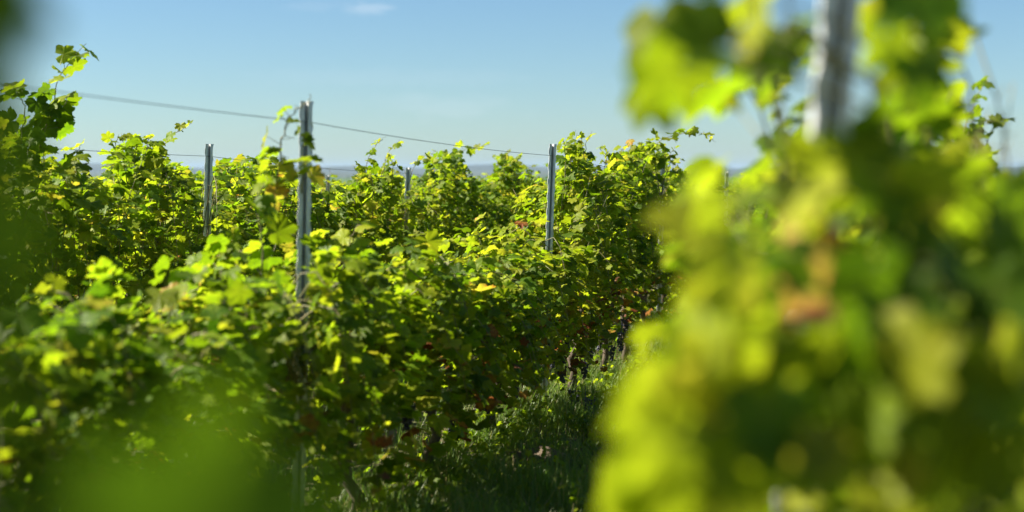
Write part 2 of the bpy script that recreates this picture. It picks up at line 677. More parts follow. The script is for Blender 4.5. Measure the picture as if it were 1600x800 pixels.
def make_vine(x0, y0, prof, lod, grapes=0, grape_side=1, sky=True, **kw):
    AGE_SHIFT[0] = g(.06) + (.05 if not sky else 0)
    base, leaves, canes, wood = grow(x0, y0, prof, cut=sky, **kw)
    AGE_SHIFT[0] = 0.0
    leaves = [l for l in leaves if kept(l, sky)]
    if not sky:
        leaves = [l[:10] + (min(l[10], random.uniform(.60, .76)),) for l in leaves]
    root = empty('grapevine', base)
    wood.build('trunk', M_BARK, root, base)
    canes.build('cane', M_CANE, root, base)
    link('foliage', leaves_mesh('foliage', leaves, lod, origin=base), root)
    for i in range(grapes):
        c = link('grape_cluster', random.choice(GRAPE_MESH), root)
        q = D * random.uniform(-.45, .45) + N * (grape_side * random.uniform(.05, .26)) + UP * random.uniform(.34, .56)
        c.location = q
        c.rotation_euler = (g(.1), g(.1), random.uniform(0, 6))
        s = random.uniform(.85, 1.2)
        c.scale = (s, s, s)
    return root


def extra_shoot(root, pts, size0=.06, size1=.022, step=.055, lod='hi', age_shift=0., start=0.):
    """a single long cane that shows by itself: pts are world points"""
    base = root.location
    path = []
    for i in range(len(pts) - 1):
        for k in range(4):
            path.append(pts[i].lerp(pts[i + 1], k / 4) + rv(.004))
    path.append(pts[-1])
    k = next((q for q, p in enumerate(path) if over_edge(p)), len(path))
    if 3 < k < len(path) and pts[0].y < 1.55:
        path = path[:k]
    lv, tb = [], Tubes()
    shoot_leaves(path, lv, tb, size0 * 1.25, size1 * 1.35, step * .8, start, age_shift=age_shift)
    lv = [l for l in lv if kept(l, False)] or lv
    sh = tb.build('shoot', M_CANE, root, base)
    link('foliage', leaves_mesh('foliage', lv, lod, origin=base), sh)
    return sh


# ------------------------------------------------------------------ setting: ground, hills, far woods
def ground_sheet():
    ys = np.unique(np.concatenate([np.linspace(-40, 0, 9), np.linspace(0, 40, 161), np.linspace(40, 200, 41), np.linspace(200, 1500, 27), np.linspace(1500, 9000, 20)]))
    us = np.unique(np.concatenate([np.linspace(-1, 1, 121), np.linspace(-.15, .15, 61)]))
    V, Fs = [], []
    for y in ys:
        half = 40 + max(0, y) * .9
        for u in us:
            x = u * half
            z = ground(x, y)
            if y < 60 and abs(x) < 40:
                z += .018 * math.sin(x * 5.3 + 1) * math.sin(y * 4.1) + .012 * math.sin(x * 13 + y * 7.7)
            V.append((x, y, z))
    nu = len(us)
    for j in range(len(ys) - 1):
        for i in range(nu - 1):
            a = j * nu + i
            Fs += [a, a + 1, a + nu + 1, a + nu]
    me = mesh_from('ground', V, Fs, [4] * (len(Fs) // 4), M_GROUND)
    return tag(link('ground', me), 'grassy vineyard soil falling gently away to a plain of fields', kind='structure')


ground_sheet()


def hill_range(name, y, depth, x0, x1, ridge, zfoot, label):
    n, m = 140, 12
    V, Fs = [], []
    for j in range(m + 1):
        t = j / m
        for i in range(n + 1):
            x = x0 + (x1 - x0) * i / n
            edge = min(1, i / 14, (n - i) / 14)
            h = ridge(x) * math.sin(PI * t) ** .8 * edge * edge * (3 - 2 * edge)
            V.append((x, y + (t - .5) * depth, zfoot - 1 + h))
    for j in range(m):
        for i in range(n):
            a = j * (n + 1) + i
            Fs += [a, a + 1, a + n + 2, a + n + 1]
    o = link(name, mesh_from(name, V, Fs, [4] * (len(Fs) // 4), M_HILL))
    return tag(o, label, kind='structure')


ZP = ground(0, 2000)


def ridge_far(x):
    u = x / 4600 * F + 800            # where the ridge stands across the view
    pts = [(-600, 254), (-100, 257), (60, 260), (140, 258), (230, 262), (330, 265), (480, 264), (545, 261), (640, 266), (690, 263), (770, 258), (830, 262), (870, 265), (950, 264), (1050, 268), (1150, 266), (1300, 264), (1500, 267), (1600, 265), (2200, 258)]
    py = float(np.interp(u, [p[0] for p in pts], [p[1] for p in pts]))
    return max(3, EYE + (269.5 - py) / F * 4600 - ZP + 1 + 1.2 * math.sin(x * .013) + .8 * math.sin(x * .031))


hill_range('hills', 4600, 1500, -3600, 3600, ridge_far, ZP, 'low blue hazy hills along the horizon')


def ridge_near(x):
    return max(2, 9.5 + 3.0 * math.sin(x * .0042 + 1.0) + 2.5 * math.sin(x * .011))


hill_range('foothills', 2900, 700, -2600, 2600, ridge_near, ZP, 'darker low rise of woods and fields before the blue hills')

# ------------------------------------------------------------------ posts
def make_post(top, low, w=.047, dp=.036, length=2.15):
    """galvanised steel trellis post, open channel towards the camera; top/low are two points of its axis"""
    ax = (low - top).normalized()
    right = Vector((math.cos(.36), math.sin(.36), 0))
    right = (right - ax * right.dot(ax)).normalized()
    back = right.cross(ax)
    if back.y < 0:
        back = -back
    root = empty('vineyard_post', top + ax * length)
    o = root.location.copy()
    th = .0022

    def strip(name, prof_fn, par=root, z0=0.0, step=.02):
        """prof_fn(d) -> open polyline of (x, y) across the post at depth d below the top"""
        n = int((length - z0) / step)
        V, Fs, S = [], [], []
        m = None
        for i in range(n + 1):
            d = z0 + i * step
            pl = prof_fn(d)
            m = len(pl)
            for (x, y) in pl:
                q = top + ax * d + right * x + back * y - o
                V.append((q.x, q.y, q.z))
        for i in range(n):
            for k in range(m):
                a, b = i * m + k, i * m + (k + 1) % m
                Fs += [a, b, b + m, a + m]
                S.append(4)
        Fs += list(range(m))[::-1] + [n * m + k for k in range(m)]
        S += [m, m]
        return link(name, mesh_from(name, V, Fs, S, M_STEEL, smooth=False), par)

    h = w / 2
    i1 = h - .012

    def lug(d):
        # a hook is stamped in the edge every 10 cm
        t = (d % .10) / .10
        return .0065 * max(0, 1 - abs(t - .5) / .24)

    strip('channel', lambda d: [(-i1 + .001, .004), (-i1 + .004, dp), (i1 - .004, dp), (i1 - .001, .004), (i1 - .001 - th, .004), (i1 - .004 - th, dp - th), (-i1 + .004 + th, dp - th), (-i1 + .001 + th, .004)])
    strip('flange', lambda d: [(-h - lug(d), .004 + lug(d) * .7), (-h - lug(d), lug(d) * .7), (-i1 - .001, 0), (-i1 + .001 + th, 0), (-i1 + .001 + th, .0038), (-i1 - .001, .0038)])
    strip('flange', lambda d: [(i1 - .001 - th, .0038), (i1 - .001 - th, 0), (i1 + .001, 0), (h + lug(d + .05), lug(d + .05) * .7), (h + lug(d + .05), .004 + lug(d + .05) * .7), (i1 + .001, .0038)])
    # stamped slots down the web
    return root


POSTS = {}


def post(key, top_px, low_px, Y, label, w=.047):
    t, l = P(*top_px, Y), P(*low_px, Y)
    zg = ground(t.x, Y)
    ln = (t.z - zg) + .25
    r = make_post(t, l, w, length=ln)
    tag(r, label, 'post', 'steel posts of the vine trellis')
    POSTS[key] = t
    return r


post('A1', (479, 158), (467, 800), 5.55, 'tall sharp-edged steel post left of centre with leaves climbing its top')
post('A2', (864, 225), (858, 390), 9.5, 'pale steel post near the centre rising beside a tall leafy vine')
post('A3', (1036, 258), (1033, 370), 13.4, 'thin far steel post under the long arching shoot right of centre')
post('A4', (1136, 268), (1133, 350), 17.3, 'thin steel post half lost behind blurred leaves, farthest right in the front row')
post('C1', (327, 225), (324, 368), 9.2, 'bright steel post standing in the second row left of the tall post')
post('C2', (638, 262), (635, 360), 13.3, 'thin steel post with leaves hanging over its top in the second row')
post('C4', (943, 292), (941, 340), 21.3, 'small distant steel post seen between vines right of the pale centre post')
post('D2', (513, 274), (511, 320), 16.4, 'small steel post just right of the tall post, capped with leaves')
post('B1', (1322, -52), (1278, 430), 1.75, 'large blurred steel post close to the camera among yellow leaves', w=.050)
# ------------------------------------------------------------------ wires
def wire(pts, label, r=.0016):
    o = Vector(pts[0])
    path = []
    for i in range(len(pts) - 1):
        a, b = Vector(pts[i]), Vector(pts[i + 1])
        for k in range(10):
            t = k / 10
            path.append(a.lerp(b, t) - UP * .02 * 4 * t * (1 - t) * min(1, (b - a).length / 5))
    path.append(Vector(pts[-1]))
    tb = Tubes()
    tb.add(path, [r] * len(path), 6)
    ob = tb.build('trellis_wire', M_WIRE, None, o)
    ob.location = o
    tag(ob, label, 'wire', 'wires of the vine trellis')


wa1, wa2 = P(478, 190, 5.55), P(861, 243, 9.5)
wa0 = P(-120, 104, yrow(ROWX['A'], -120))
wire([wa0 + (wa0 - wa1) * .8, wa1, wa2, P(1035, 273, 13.4), P(1135, 290, 17.3)], 'taut dark wire crossing the sky to the tall post and the centre post', .0016)
wc1, wc2 = P(325, 244, 9.2), P(637, 271, 13.3)
wc0 = P(-60, 218, yrow(ROWX['C'], -60))
wire([wc0 + (wc0 - wc1) * .5, wc1, wc2, P(829, 290, 17.3), P(942, 300, 21.3)], 'lower thin wire reaching the bright post of the second row')

# ------------------------------------------------------------------ vine rows
PA = profile(ROWX['A'], [(-500, 640), (-250, 560), (0, 505), (120, 492), (200, 480), (330, 440), (400, 405), (440, 392), (478, 400), (560, 425), (640, 445), (720, 428), (780, 405), (840, 392), (866, 388), (880, 262), (905, 240), (930, 262), (950, 268), (985, 250), (1005, 240), (1040, 262), (1080, 268), (1120, 272), (1160, 288)])
PC = profile(ROWX['C'], [(-200, 150), (-60, 190), (20, 205), (60, 232), (110, 258), (150, 278), (175, 225), (190, 215), (240, 218), (275, 255), (300, 285), (318, 360), (334, 360), (345, 275), (365, 258), (430, 258), (470, 282), (530, 300), (600, 292), (625, 330), (645, 330), (660, 270), (685, 245), (715, 245), (745, 270), (775, 258), (800, 252), (830, 262), (870, 272), (940, 292), (1000, 292)])
PD = profile(ROWX['D'], [(-100, 200), (0, 235), (100, 255), (200, 265), (300, 270), (380, 268), (440, 262), (500, 300), (520, 300), (535, 285), (600, 290), (700, 288), (800, 292)])


def prof_rand(seed, h0=1.72, amp=.16):
    r = random.Random(seed)
    ph = [r.uniform(0, 6.28) for _ in range(4)]
    return lambda y: ground(0, y) + h0 + amp * (.5 * math.sin(y * 1.9 + ph[0]) + .35 * math.sin(y * 4.3 + ph[1]) + .25 * math.sin(y * 8.7 + ph[2]))


PB_Y = [.3, .8, 1.2, 1.6, 2.0, 2.5, 3.0, 3.6, 4.5, 5.5, 6.5, 8, 10, 14]
PB_Z = [.55, .75, 1.02, 1.22, 1.42, 1.52, 1.50, 1.42, 1.32, 1.30, 1.25, 1.15, 1.10, 1.0]
def ragged(y):
    return .085 * math.sin(y * 7.3 + 1) + .07 * math.sin(y * 15.1 + 2) + .05 * math.sin(y * 27 + .5)


PROF = {'A': lambda y: PA(y) + (.13 if y > 9.65 else (.06 if y > 5.9 else -.02) + ragged(y)), 'C': lambda y: PC(y) + .12, 'D': lambda y: PD(y) + .10, 'B': lambda y: float(np.interp(y, PB_Y, PB_Z)),
        'E': prof_rand(5), 'G': prof_rand(6), 'H': prof_rand(7), 'R': prof_rand(8)}
ROWNAME = {'A': 'front row', 'C': 'second row', 'D': 'third row', 'E': 'fourth row', 'G': 'fifth row', 'H': 'sixth row', 'B': 'blurred near row', 'R': 'far right row'}
ROWGROUP = {k: 'grapevines of the ' + v for k, v in ROWNAME.items()}
ORD = ['first', 'second', 'third', 'fourth', 'fifth', 'sixth', 'seventh', 'eighth', 'ninth', 'tenth', 'eleventh', 'twelfth', 'thirteenth', 'fourteenth', 'fifteenth', 'sixteenth', 'seventeenth', 'eighteenth']
YEND = {'A': 30, 'C': 30, 'D': 30, 'E': 32, 'G': 34, 'H': 36, 'B': 14, 'R': 34}
YUNIQUE = {'A': 18.5, 'C': 17.6, 'D': 17.0, 'E': 0, 'G': 0, 'H': 0, 'B': 10, 'R': 0}
# what is known of single vines, by row and place along it
VINES = {}
variants = []
VSP = 1.025
GRAPES = {'A': {6.1: 2, 7.1: 2, 8.1: 3, 9.1: 4, 10.2: 4, 11.2: 3}}
POSTY = {'A': [(1.45, None), (5.55, 'the tall post'), (9.5, 'the pale centre post'), (13.4, 'the post under the arching shoot'), (17.3, 'the last thin post')],
         'C': [(5.1, None), (9.2, 'the bright post'), (13.3, 'the leaf-hung post'), (17.3, None), (21.3, 'the small distant post')],
         'D': [(12.3, None), (16.4, 'the small leaf-capped post')],
         'B': [(1.75, 'the large blurred post')]}


def in_view(row, y):
    x = ROWX[row] + ROWDX * y
    return y > .2 and -.36 * y - .9 < x < .36 * y + .9


def make_variants():
    for k in range(8):
        h = [1.5, 1.75, 1.62, 1.85, 1.45, 1.7, 1.8, 1.58][k]
        ph = random.uniform(0, 6)
        gz = 0.0
        base, leaves, canes, wood = grow(0, 0, lambda y: h + .10 * math.sin(y * 6 + ph), hw=.36, n_sh=17, fill=330, droop=.4)
        ms = (leaves_mesh('foliage', leaves, 'mid'), canes.build('cane', M_CANE, obj=False), wood.build('trunk', M_BARK, obj=False))
        variants.append(ms)


make_variants()
n_left = 0
for row in ('A', 'C', 'D', 'B', 'E', 'G', 'H', 'R'):
    y = 5.55 - .5 * VSP - 5 * VSP if row != 'B' else 1.75 - .5 * VSP
    if row in 'CD':
        y = 9.2 - .5 * VSP - 6 * VSP
    seq = 0
    while y < YEND[row]:
        x = ROWX[row] + ROWDX * y
        if in_view(row, y):
            seq += 1
            if y < YUNIQUE[row]:
                lod = 'hi' if (row in 'AC' and y < 14.5) else 'mid'
                kw = dict(hw=.34, n_sh=24, fill=620, droop=.40)
                pz = PROF[row](y) - ground(x, y)
                if row == 'A':
                    kw['dry'] = .04 if y < 7 else .14
                    if y < 9.6:
                        kw.update(hw=.43, n_sh=32, fill=620, droop=.70, low_h=.24 if y < 7 else .26)
                        if y > 7.2:
                            kw.update(hw=.36, droop=.55, low_h=.30)
                    else:
                        kw.update(hw=.35, n_sh=28, fill=540, droop=.46, low_h=.38 if y < 11 else .2)
                if row == 'B':
                    kw.update(hw=.29, n_sh=22, fill=340, droop=.42, leaf=.060, low_h=.16)
                    if y > 4.5:
                        kw.update(hw=.36, fill=460)
                ng = 0
                for gy, c in GRAPES.get(row, {}).items():
                    if abs(gy - y) < .5:
                        ng = c
                r = make_vine(x, y, PROF[row], lod, ng, sky=row in 'ACD', **kw)
                size = 'low sprawling' if pz < 1.35 else ('tall bushy' if pz > 1.66 else 'medium-high leafy')
            else:
                ms = variants[random.randrange(len(variants))]
                r = empty('grapevine', (x, y, ground(x, y)))
                for nm, me in zip(('foliage', 'cane', 'trunk'), ms):
                    link(nm, me, r)
                sx = random.choice((-1, 1))
                r.scale = (sx, sx, random.uniform(.93, 1.06))
                r.rotation_euler = (0, 0, 0)
                size = 'distant leafy'
            # where it stands
            prev = [(py, nm) for py, nm in POSTY.get(row, []) if nm and py < y]
            nxt = [(py, nm) for py, nm in POSTY.get(row, []) if nm and py > y]
            if prev and y < 18:
                k = int(round((y - prev[-1][0]) / VSP - .5))
                lab = f'{size} grapevine, {ORD[k]} past {prev[-1][1]} in the {ROWNAME[row]}'
            elif nxt:
                k = int(round((nxt[0][0] - y) / VSP - .5))
                lab = f'{size} grapevine, {ORD[k]} before {nxt[0][1]} in the {ROWNAME[row]}'
            elif row in 'ACD':
                lab = f'far grapevine of the {ROWNAME[row]}, beyond its last visible post'
            elif row == 'B':
                lab = f'{size} grapevine deep in the {ROWNAME[row]}'
            else:
                lab = {'E': 'far grapevine of the fourth row showing only its leafy top', 'G': 'far grapevine of the fifth row, a small leafy top under the horizon',
                       'H': 'far grapevine of the sixth row at the left end of the horizon', 'R': 'far small grapevine at the right edge beyond the blurred leaves'}[row]
            tag(r, lab, 'grapevine', ROWGROUP[row])
            VINES[(row, round(y, 2))] = r
        y += VSP


def vine_at(row, y):
    return VINES[min((k for k in VINES if k[0] == row), key=lambda k: abs(k[1] - y))]


def sh(row, Y, px, **kw):
    """a free-standing shoot through the photo's points at distance Y (or a per-point distance)"""
    pts = [P(a, b, (c[0] if c else Y)) for a, b, *c in px]
    return extra_shoot(vine_at(row, Y), pts, **kw)


# shoots that stand out against the sky
sh('C', 7.3, [(45, 262), (62, 225), (80, 170), (92, 120), (112, 92), (135, 68)], size0=.072, size1=.048, step=.046, age_shift=-.12)
sh('C', 7.3, [(20, 260), (35, 210), (40, 170), (30, 150), (-5, 125)], size0=.07, size1=.05, step=.046, age_shift=-.1)
sh('C', 7.3, [(60, 215), (75, 190), (95, 170), (108, 150)], size0=.068, size1=.05, step=.046, age_shift=-.1)
sh('C', 7.6, [(130, 300), (118, 262), (120, 235), (128, 226)], size0=.06, size1=.03)
sh('C', 8.5, [(225, 260), (250, 232), (272, 210), (300, 192)], size0=.05, size1=.02, step=.045)
sh('C', 8.4, [(205, 270), (195, 235), (190, 208)], size0=.06, size1=.03)
sh('A', 5.3, [(430, 330), (437, 265), (440, 225), (445, 195), (462, 172), (478, 160), (486, 148)], size0=.046, size1=.018, step=.026, age_shift=.12)
sh('A', 5.3, [(470, 300), (476, 255), (473, 220), (466, 200)], size0=.045, size1=.02, step=.032, age_shift=.05)
sh('A', 5.2, [(410, 420), (408, 370), (400, 310), (420, 280)], size0=.062, size1=.03)
sh('C', 11.6, [(555, 330), (562, 290), (575, 250), (590, 222), (603, 214)], size0=.055, size1=.02)
sh('C', 12.0, [(585, 310), (598, 270), (608, 235), (625, 218)], size0=.055, size1=.025)
sh('C', 13.3, [(628, 345), (635, 300), (645, 262), (662, 245), (672, 238)], size0=.06, size1=.028)
sh('C', 14.0, [(690, 290), (700, 255), (720, 236), (742, 230), (765, 226)], size0=.06, size1=.03)
sh('C', 15.6, [(780, 290), (785, 260), (790, 238)], size0=.06, size1=.03)
sh('A', 10.2, [(890, 330), (893, 285), (890, 245), (893, 215), (900, 203)], size0=.062, size1=.026, step=.05)
sh('A', 10.2, [(905, 300), (912, 260), (915, 225), (925, 205)], size0=.058, size1=.024, step=.05)
sh('A', 11.4, [(950, 330), (955, 290), (962, 255), (975, 230), (985, 218)], size0=.06, size1=.03, step=.05)
sh('A', 12.2, [(995, 320), (1000, 270), (1012, 235), (1040, 215), (1075, 206), (1105, 210), (1118, 222)], size0=.066, size1=.03, step=.05)
sh('A', 12.0, [(1030, 300), (1045, 262), (1048, 240), (1055, 228)], size0=.06, size1=.03)
sh('D', 16.0, [(515, 300), (514, 280), (516, 262)], size0=.055, size1=.03)
for row_, Y_, xs_, top_, hgt_ in (('C', 8.3, (182, 198, 214, 234), 206, 80), ('C', 7.9, (150, 160), 282, 60), ('C', 9.9, (346, 360), 248, 70), ('D', 15.0, (385, 405, 425), 240, 50), ('C', 11.0, (556, 568, 580), 256, 70),
                                  ('C', 13.9, (670, 684, 696, 710), 234, 80), ('C', 15.4, (779, 790, 803), 236, 70), ('A', 10.0, (882, 892, 901, 912), 204, 110), ('A', 11.2, (945, 958, 970), 226, 90), ('A', 12.0, (985, 1000, 1015, 1034), 215, 90), ('A', 13.0, (1048, 1060), 240, 60), ('C', 11.7, (600, 612), 232, 80)):
    for x_ in xs_:
        tp_ = top_ + random.uniform(0, 14)
        sh(row_, Y_ + g(.08), [(x_ + g(6), tp_ + hgt_), (x_ + g(5), tp_ + hgt_ * .5), (x_ + g(3), tp_ + hgt_ * .2), (x_ + g(6), tp_)], size0=.054, size1=.026, step=.042)
# long canes sagging over the front row towards the alley
for (Y, pts) in ((6.4, [(560, 400), (620, 470), (680, 510), (725, 560), (740, 600)]), (7.3, [(640, 430), (700, 470), (760, 520)]),
                 (6.1, [(540, 430), (590, 480), (625, 520), (650, 560)]), (8.6, [(780, 400), (840, 420), (880, 470)]), (10.0, [(880, 400), (930, 420), (960, 460)])):
    sh('A', Y, [(a, b) for a, b in pts], size0=.066, size1=.03)
for (Y, pts) in ((5.9, [(505, 560), (560, 520), (620, 500), (690, 520), (735, 575)]), (6.8, [(560, 560), (620, 500), (660, 440), (690, 400)]), (7.6, [(690, 520), (720, 450), (735, 400)]),
                 (8.2, [(740, 520), (790, 470), (850, 460), (880, 500)]), (6.0, [(520, 520), (530, 450), (545, 380), (560, 350)]), (5.0, [(380, 560), (350, 480), (345, 420)]), (4.6, [(240, 600), (260, 520), (280, 450), (300, 430)]), (8.9, [(800, 480), (830, 420), (845, 385)]), (9.1, [(880, 520), (930, 500), (970, 540)])):
    sh('A', Y, pts, size0=.062, size1=.034, step=.085)
# low bunches that show under the front row
for px, py, Y_ in ((915, 618, 8.75), (928, 636, 8.7), (920, 650, 8.7), (846, 668, 8.35), (853, 684, 8.3), (900, 606, 9.1)):
    v_ = vine_at('A', Y_)
    c_ = link('grape_cluster', random.choice(GRAPE_MESH), v_)
    c_.location = P(px, py, Y_) - v_.location
    c_.rotation_euler = (g(.1), g(.1), random.uniform(0, 6))
    c_.scale = (1.15, 1.15, 1.15)
# the near row on the right: blurred shoots round its post
sh('B', 1.66, [(1330, 120), (1270, 60), (1190, 30), (1110, 70), (1040, 105), (995, 180)], size0=.062, size1=.045, step=.07, lod='mid')
sh('B', 1.62, [(1250, 330), (1220, 250), (1215, 120), (1225, 50), (1240, -20)], size0=.06, size1=.04, step=.07, lod='mid', age_shift=.2)
sh('B', 2.05, [(1400, 320), (1390, 200), (1400, 120), (1430, 60), (1450, -20), (1440, -100)], size0=.066, size1=.05, step=.055, lod='mid')
sh('B', 2.3, [(1430, 350), (1440, 250), (1450, 160), (1470, 90), (1490, 20)], size0=.064, size1=.04, step=.055, lod='mid')
sh('B', 1.60, [(1290, 420), (1300, 340), (1290, 240), (1285, 190)], size0=.066, size1=.055, step=.06, lod='mid', age_shift=.3)
sh('B', 1.5, [(1250, 520), (1180, 420), (1110, 320), (1090, 260), (1100, 240)], size0=.064, size1=.05, step=.055, lod='mid', age_shift=.12)
sh('B', 1.45, [(1200, 700), (1120, 560), (1060, 430), (1040, 330)], size0=.066, size1=.05, step=.055, lod='mid', age_shift=.15)
sh('B', 1.35, [(1200, 820), (1100, 700), (1020, 600), (985, 540)], size0=.066, size1=.05, step=.055, lod='mid', age_shift=.18)
sh('B', 1.3, [(1150, 860), (1060, 760), (985, 700), (955, 640)], size0=.062, size1=.05, step=.055, lod='mid', age_shift=.2)
# single big leaves of that row, nearest the camera
BLOBS = [(1290, 250, 1.62, .072, .60, (.1, -1), 'lit'), (1300, 300, 1.66, .06, .45, (.2, -1), 'lit'), (1420, 380, 1.6, .07, .15, (.1, -1), 'dim'), (1480, 420, 1.5, .065, .2, (.3, -1), 'dim'), (1560, 450, 1.5, .065, .22, (.2, -1), 'dim'), (1460, 200, 1.7, .06, .2, (.1, -1), 'dim'), (1350, 500, 1.4, .065, .2, (0, -1), 'dim'), (1480, 600, 1.4, .065, .42, (.2, -1), 'lit'), (1380, 660, 1.35, .06, .46, (.2, -1), 'lit'), (1550, 620, 1.4, .06, .4, (.1, -1), 'lit'), (1440, 110, 1.7, .06, .2, (.2, -1), 'dim'), (1400, 180, 1.6, .06, .3, (.2, -1), 'lit'),
         (1290, 150, 1.45, .060, 0.67, (.1, -1), 'lit'), (1262, 190, 1.5, .055, 0.63, (.2, -1), 'lit'), (1190, 10, 1.6, .060, 0.65, (-.1, -1), 'lit'), (1215, 70, 1.7, .055, 0.25, (-.4, -.6), 'dim'),
         (1110, 70, 1.55, .070, 0.30, (-1, -.25), 'dim'), (1060, 110, 1.55, .060, 0.42, (-.5, -.8), 'lit'), (1385, 60, 1.7, .062, 0.42, (.0, -1), 'lit'), (1420, -20, 1.6, .075, 0.08, (.2, -1), 'dim'), (1470, -10, 1.7, .06, 0.10, (.4, -.9), 'dim'),
         (1165, 290, 1.55, .060, .44, (-.6, -.5), 'lit'), (1140, 330, 1.5, .060, .42, (-.4, -.9), 'lit'), (1150, 410, 1.35, .060, 0.63, (-.6, -.8), 'lit'), (1100, 520, 1.3, .055, 0.59, (-.3, -1), 'lit'), (1170, 360, 1.5, .065, 0.59, (0, -1), 'lit'),
         (1110, 560, 1.3, .060, 0.67, (-.1, -1), 'lit'), (1430, 540, 1.35, .072, 0.70, (-.35, -1), 'tan'), (1540, 580, 1.4, .06, 0.55, (-.4, -1), 'lit'), (1590, 540, 1.4, .06, 0.60, (-.3, -1), 'lit'), (1510, 470, 1.5, .055, 0.20, (.1, -1), 'sky'), (1540, 500, 1.5, .05, 0.20, (.3, -.8), 'sky'),
         (1370, 420, 1.4, .065, 0.12, (0, -1), 'dim'), (1400, 480, 1.4, .06, 0.14, (.2, -1), 'dim'), (1240, 440, 1.4, .060, 0.61, (-.1, -1), 'lit'), (1260, 300, 1.5, .055, 0.69, (-.1, -1), 'lit'), (1050, 690, 1.25, .055, 0.56, (-.2, -1), 'lit'), (1060, 760, 1.25, .055, 0.52, (-.2, -.8), 'lit'),
         (1410, 720, 1.35, .05, 0.72, (0, -1), 'tan'), (1200, 640, 1.3, .06, 0.12, (0, -1), 'dim'), (1240, 700, 1.3, .055, 0.16, (.2, -1), 'dim'), (1450, 270, 1.6, .06, 0.60, (0, -1), 'lit'), (1380, 290, 1.6, .06, 0.22, (.1, -1), 'dim'), (1350, 360, 1.6, .055, 0.16, (-.3, -1), 'dim'),
         (1300, 540, 1.35, .055, 0.50, (.2, -1), 'lit'), (1160, 520, 1.35, .055, 0.50, (-.1, -1), 'lit'), (1330, 640, 1.35, .06, 0.40, (0, -1), 'lit'), (1280, 700, 1.3, .055, 0.65, (-.3, -1), 'lit'), (1160, 720, 1.3, .055, 0.46, (-.3, -1), 'lit'), (1500, 680, 1.4, .06, 0.50, (.1, -1), 'lit'), (1330, 220, 1.6, .06, 0.44, (.3, -1), 'lit'), (1480, 160, 1.9, .055, 0.50, (.2, -1), 'lit'),
         (1040, 600, 1.3, .055, .60, (-.2, -1), 'lit'), (1010, 640, 1.3, .055, .52, (-.3, -1), 'lit'), (1090, 640, 1.35, .055, .62, (0, -1), 'lit'), (1000, 740, 1.3, .055, .50, (-.1, -1), 'lit'), (1030, 790, 1.3, .06, .55, (-.2, -1), 'lit'),
         (1090, 720, 1.3, .055, .40, (.1, -1), 'lit'), (1120, 470, 1.4, .055, .60, (-.2, -1), 'lit'), (1080, 460, 1.45, .05, .56, (-.3, -1), 'lit'), (1140, 620, 1.4, .055, .48, (.1, -1), 'lit'), (1210, 560, 1.4, .06, .58, (0, -1), 'lit'), (1110, 330, 1.5, .055, .52, (-.5, -.8), 'lit'),
         (1310, 170, 1.5, .055, .60, (.1, -1), 'lit'), (1260, 100, 1.5, .05, .50, (-.2, -1), 'lit'), (1310, 440, 1.45, .055, .62, (-.1, -1), 'lit'), (1440, 640, 1.4, .055, .45, (.1, -1), 'lit'), (1560, 700, 1.4, .055, .48, (.1, -1), 'lit'), (1590, 380, 1.7, .06, .3, (-.2, -1), 'lit'), (1520, 330, 1.8, .06, .4, (-.3, -1), 'lit')]
FACE = {'lit': (-.75, -.55, .55), 'dim': (.35, -.80, .50), 'sky': (.3, -.45, .85), 'tan': (-.7, -.6, .3)}
for bi, ys in enumerate((1.26, 2.27)):
    vv = vine_at('B', ys)
    lv, cb = [], Tubes()
    for px, py, Y, s_, age, tp_, face in BLOBS:
        if (Y > 1.52) != (bi == 1):
            continue
        Y, s_ = Y * .84, s_ * .86 * random.uniform(.8, 1.1)
        q = P(px, py, Y)
        n_ = Vector((.55, -.75, -.05) if face == 'lit' and random.random() < .8 else FACE[face]) + rv(.26)
        rec = (q.x, q.y, q.z, *n_, tp_[0], .05, tp_[1], s_, age)
        if not kept(rec, False) and (px, py) not in ((1290, 250), (1300, 300)):
            continue
        lv.append(rec)
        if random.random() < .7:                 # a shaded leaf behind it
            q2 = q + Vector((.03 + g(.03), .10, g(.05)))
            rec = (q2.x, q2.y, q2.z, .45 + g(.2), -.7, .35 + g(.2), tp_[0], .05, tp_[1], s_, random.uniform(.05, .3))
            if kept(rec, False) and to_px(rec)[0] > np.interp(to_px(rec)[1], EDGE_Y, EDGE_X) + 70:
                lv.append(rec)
        xc = ROWX['B'] + ROWDX * (Y + .25) + .06
        a_ = Vector((max(xc, q.x), Y + .25, q.z - .03))
        cb.add(bez(a_, a_.lerp(q, .6) + UP * .03, q, 5), [.0028, .0025, .0022, .002, .0018], 5)
    st = cb.build('shoot', M_CANE, vv, vv.location)
    link('foliage', leaves_mesh('foliage', lv, 'hi', origin=vv.location), st)
# sharper shoots farther along, past that row's right side, leaf colour darkened for shade
sh('B', 5.6, [(1440, 420), (1480, 330), (1500, 250), (1510, 190), (1525, 150), (1545, 122)], size0=.064, size1=.03, step=.045, age_shift=-.14)
sh('B', 5.6, [(1460, 420), (1500, 320), (1530, 250), (1550, 200), (1565, 188)], size0=.064, size1=.04, step=.045, age_shift=-.14)
sh('B', 5.4, [(1470, 450), (1520, 380), (1550, 330), (1560, 290)], size0=.066, size1=.04, step=.045, age_shift=-.14)
sh('B', 5.2, [(1470, 500), (1490, 400), (1495, 320), (1505, 250)], size0=.066, size1=.05, step=.045, age_shift=-.14)

# the vine beside the lens: a few leaves hang right in front of the camera
vb = empty('grapevine', (-.42, .10, ground(0, .1)))
bs = vb.location.copy()
tag(vb, 'vine against the lens, its huge soft leaf blurs filling the lower left corner', 'grapevine', ROWGROUP['B'])
wd = Tubes()
wd.add([bs - UP * .05, bs + Vector((.02, 0, .3)), bs + Vector((-.01, .03, .6)), bs + Vector((.0, .05, .8))], [.03, .024, .024, .014], 8)
wd.build('trunk', M_BARK, vb, bs)


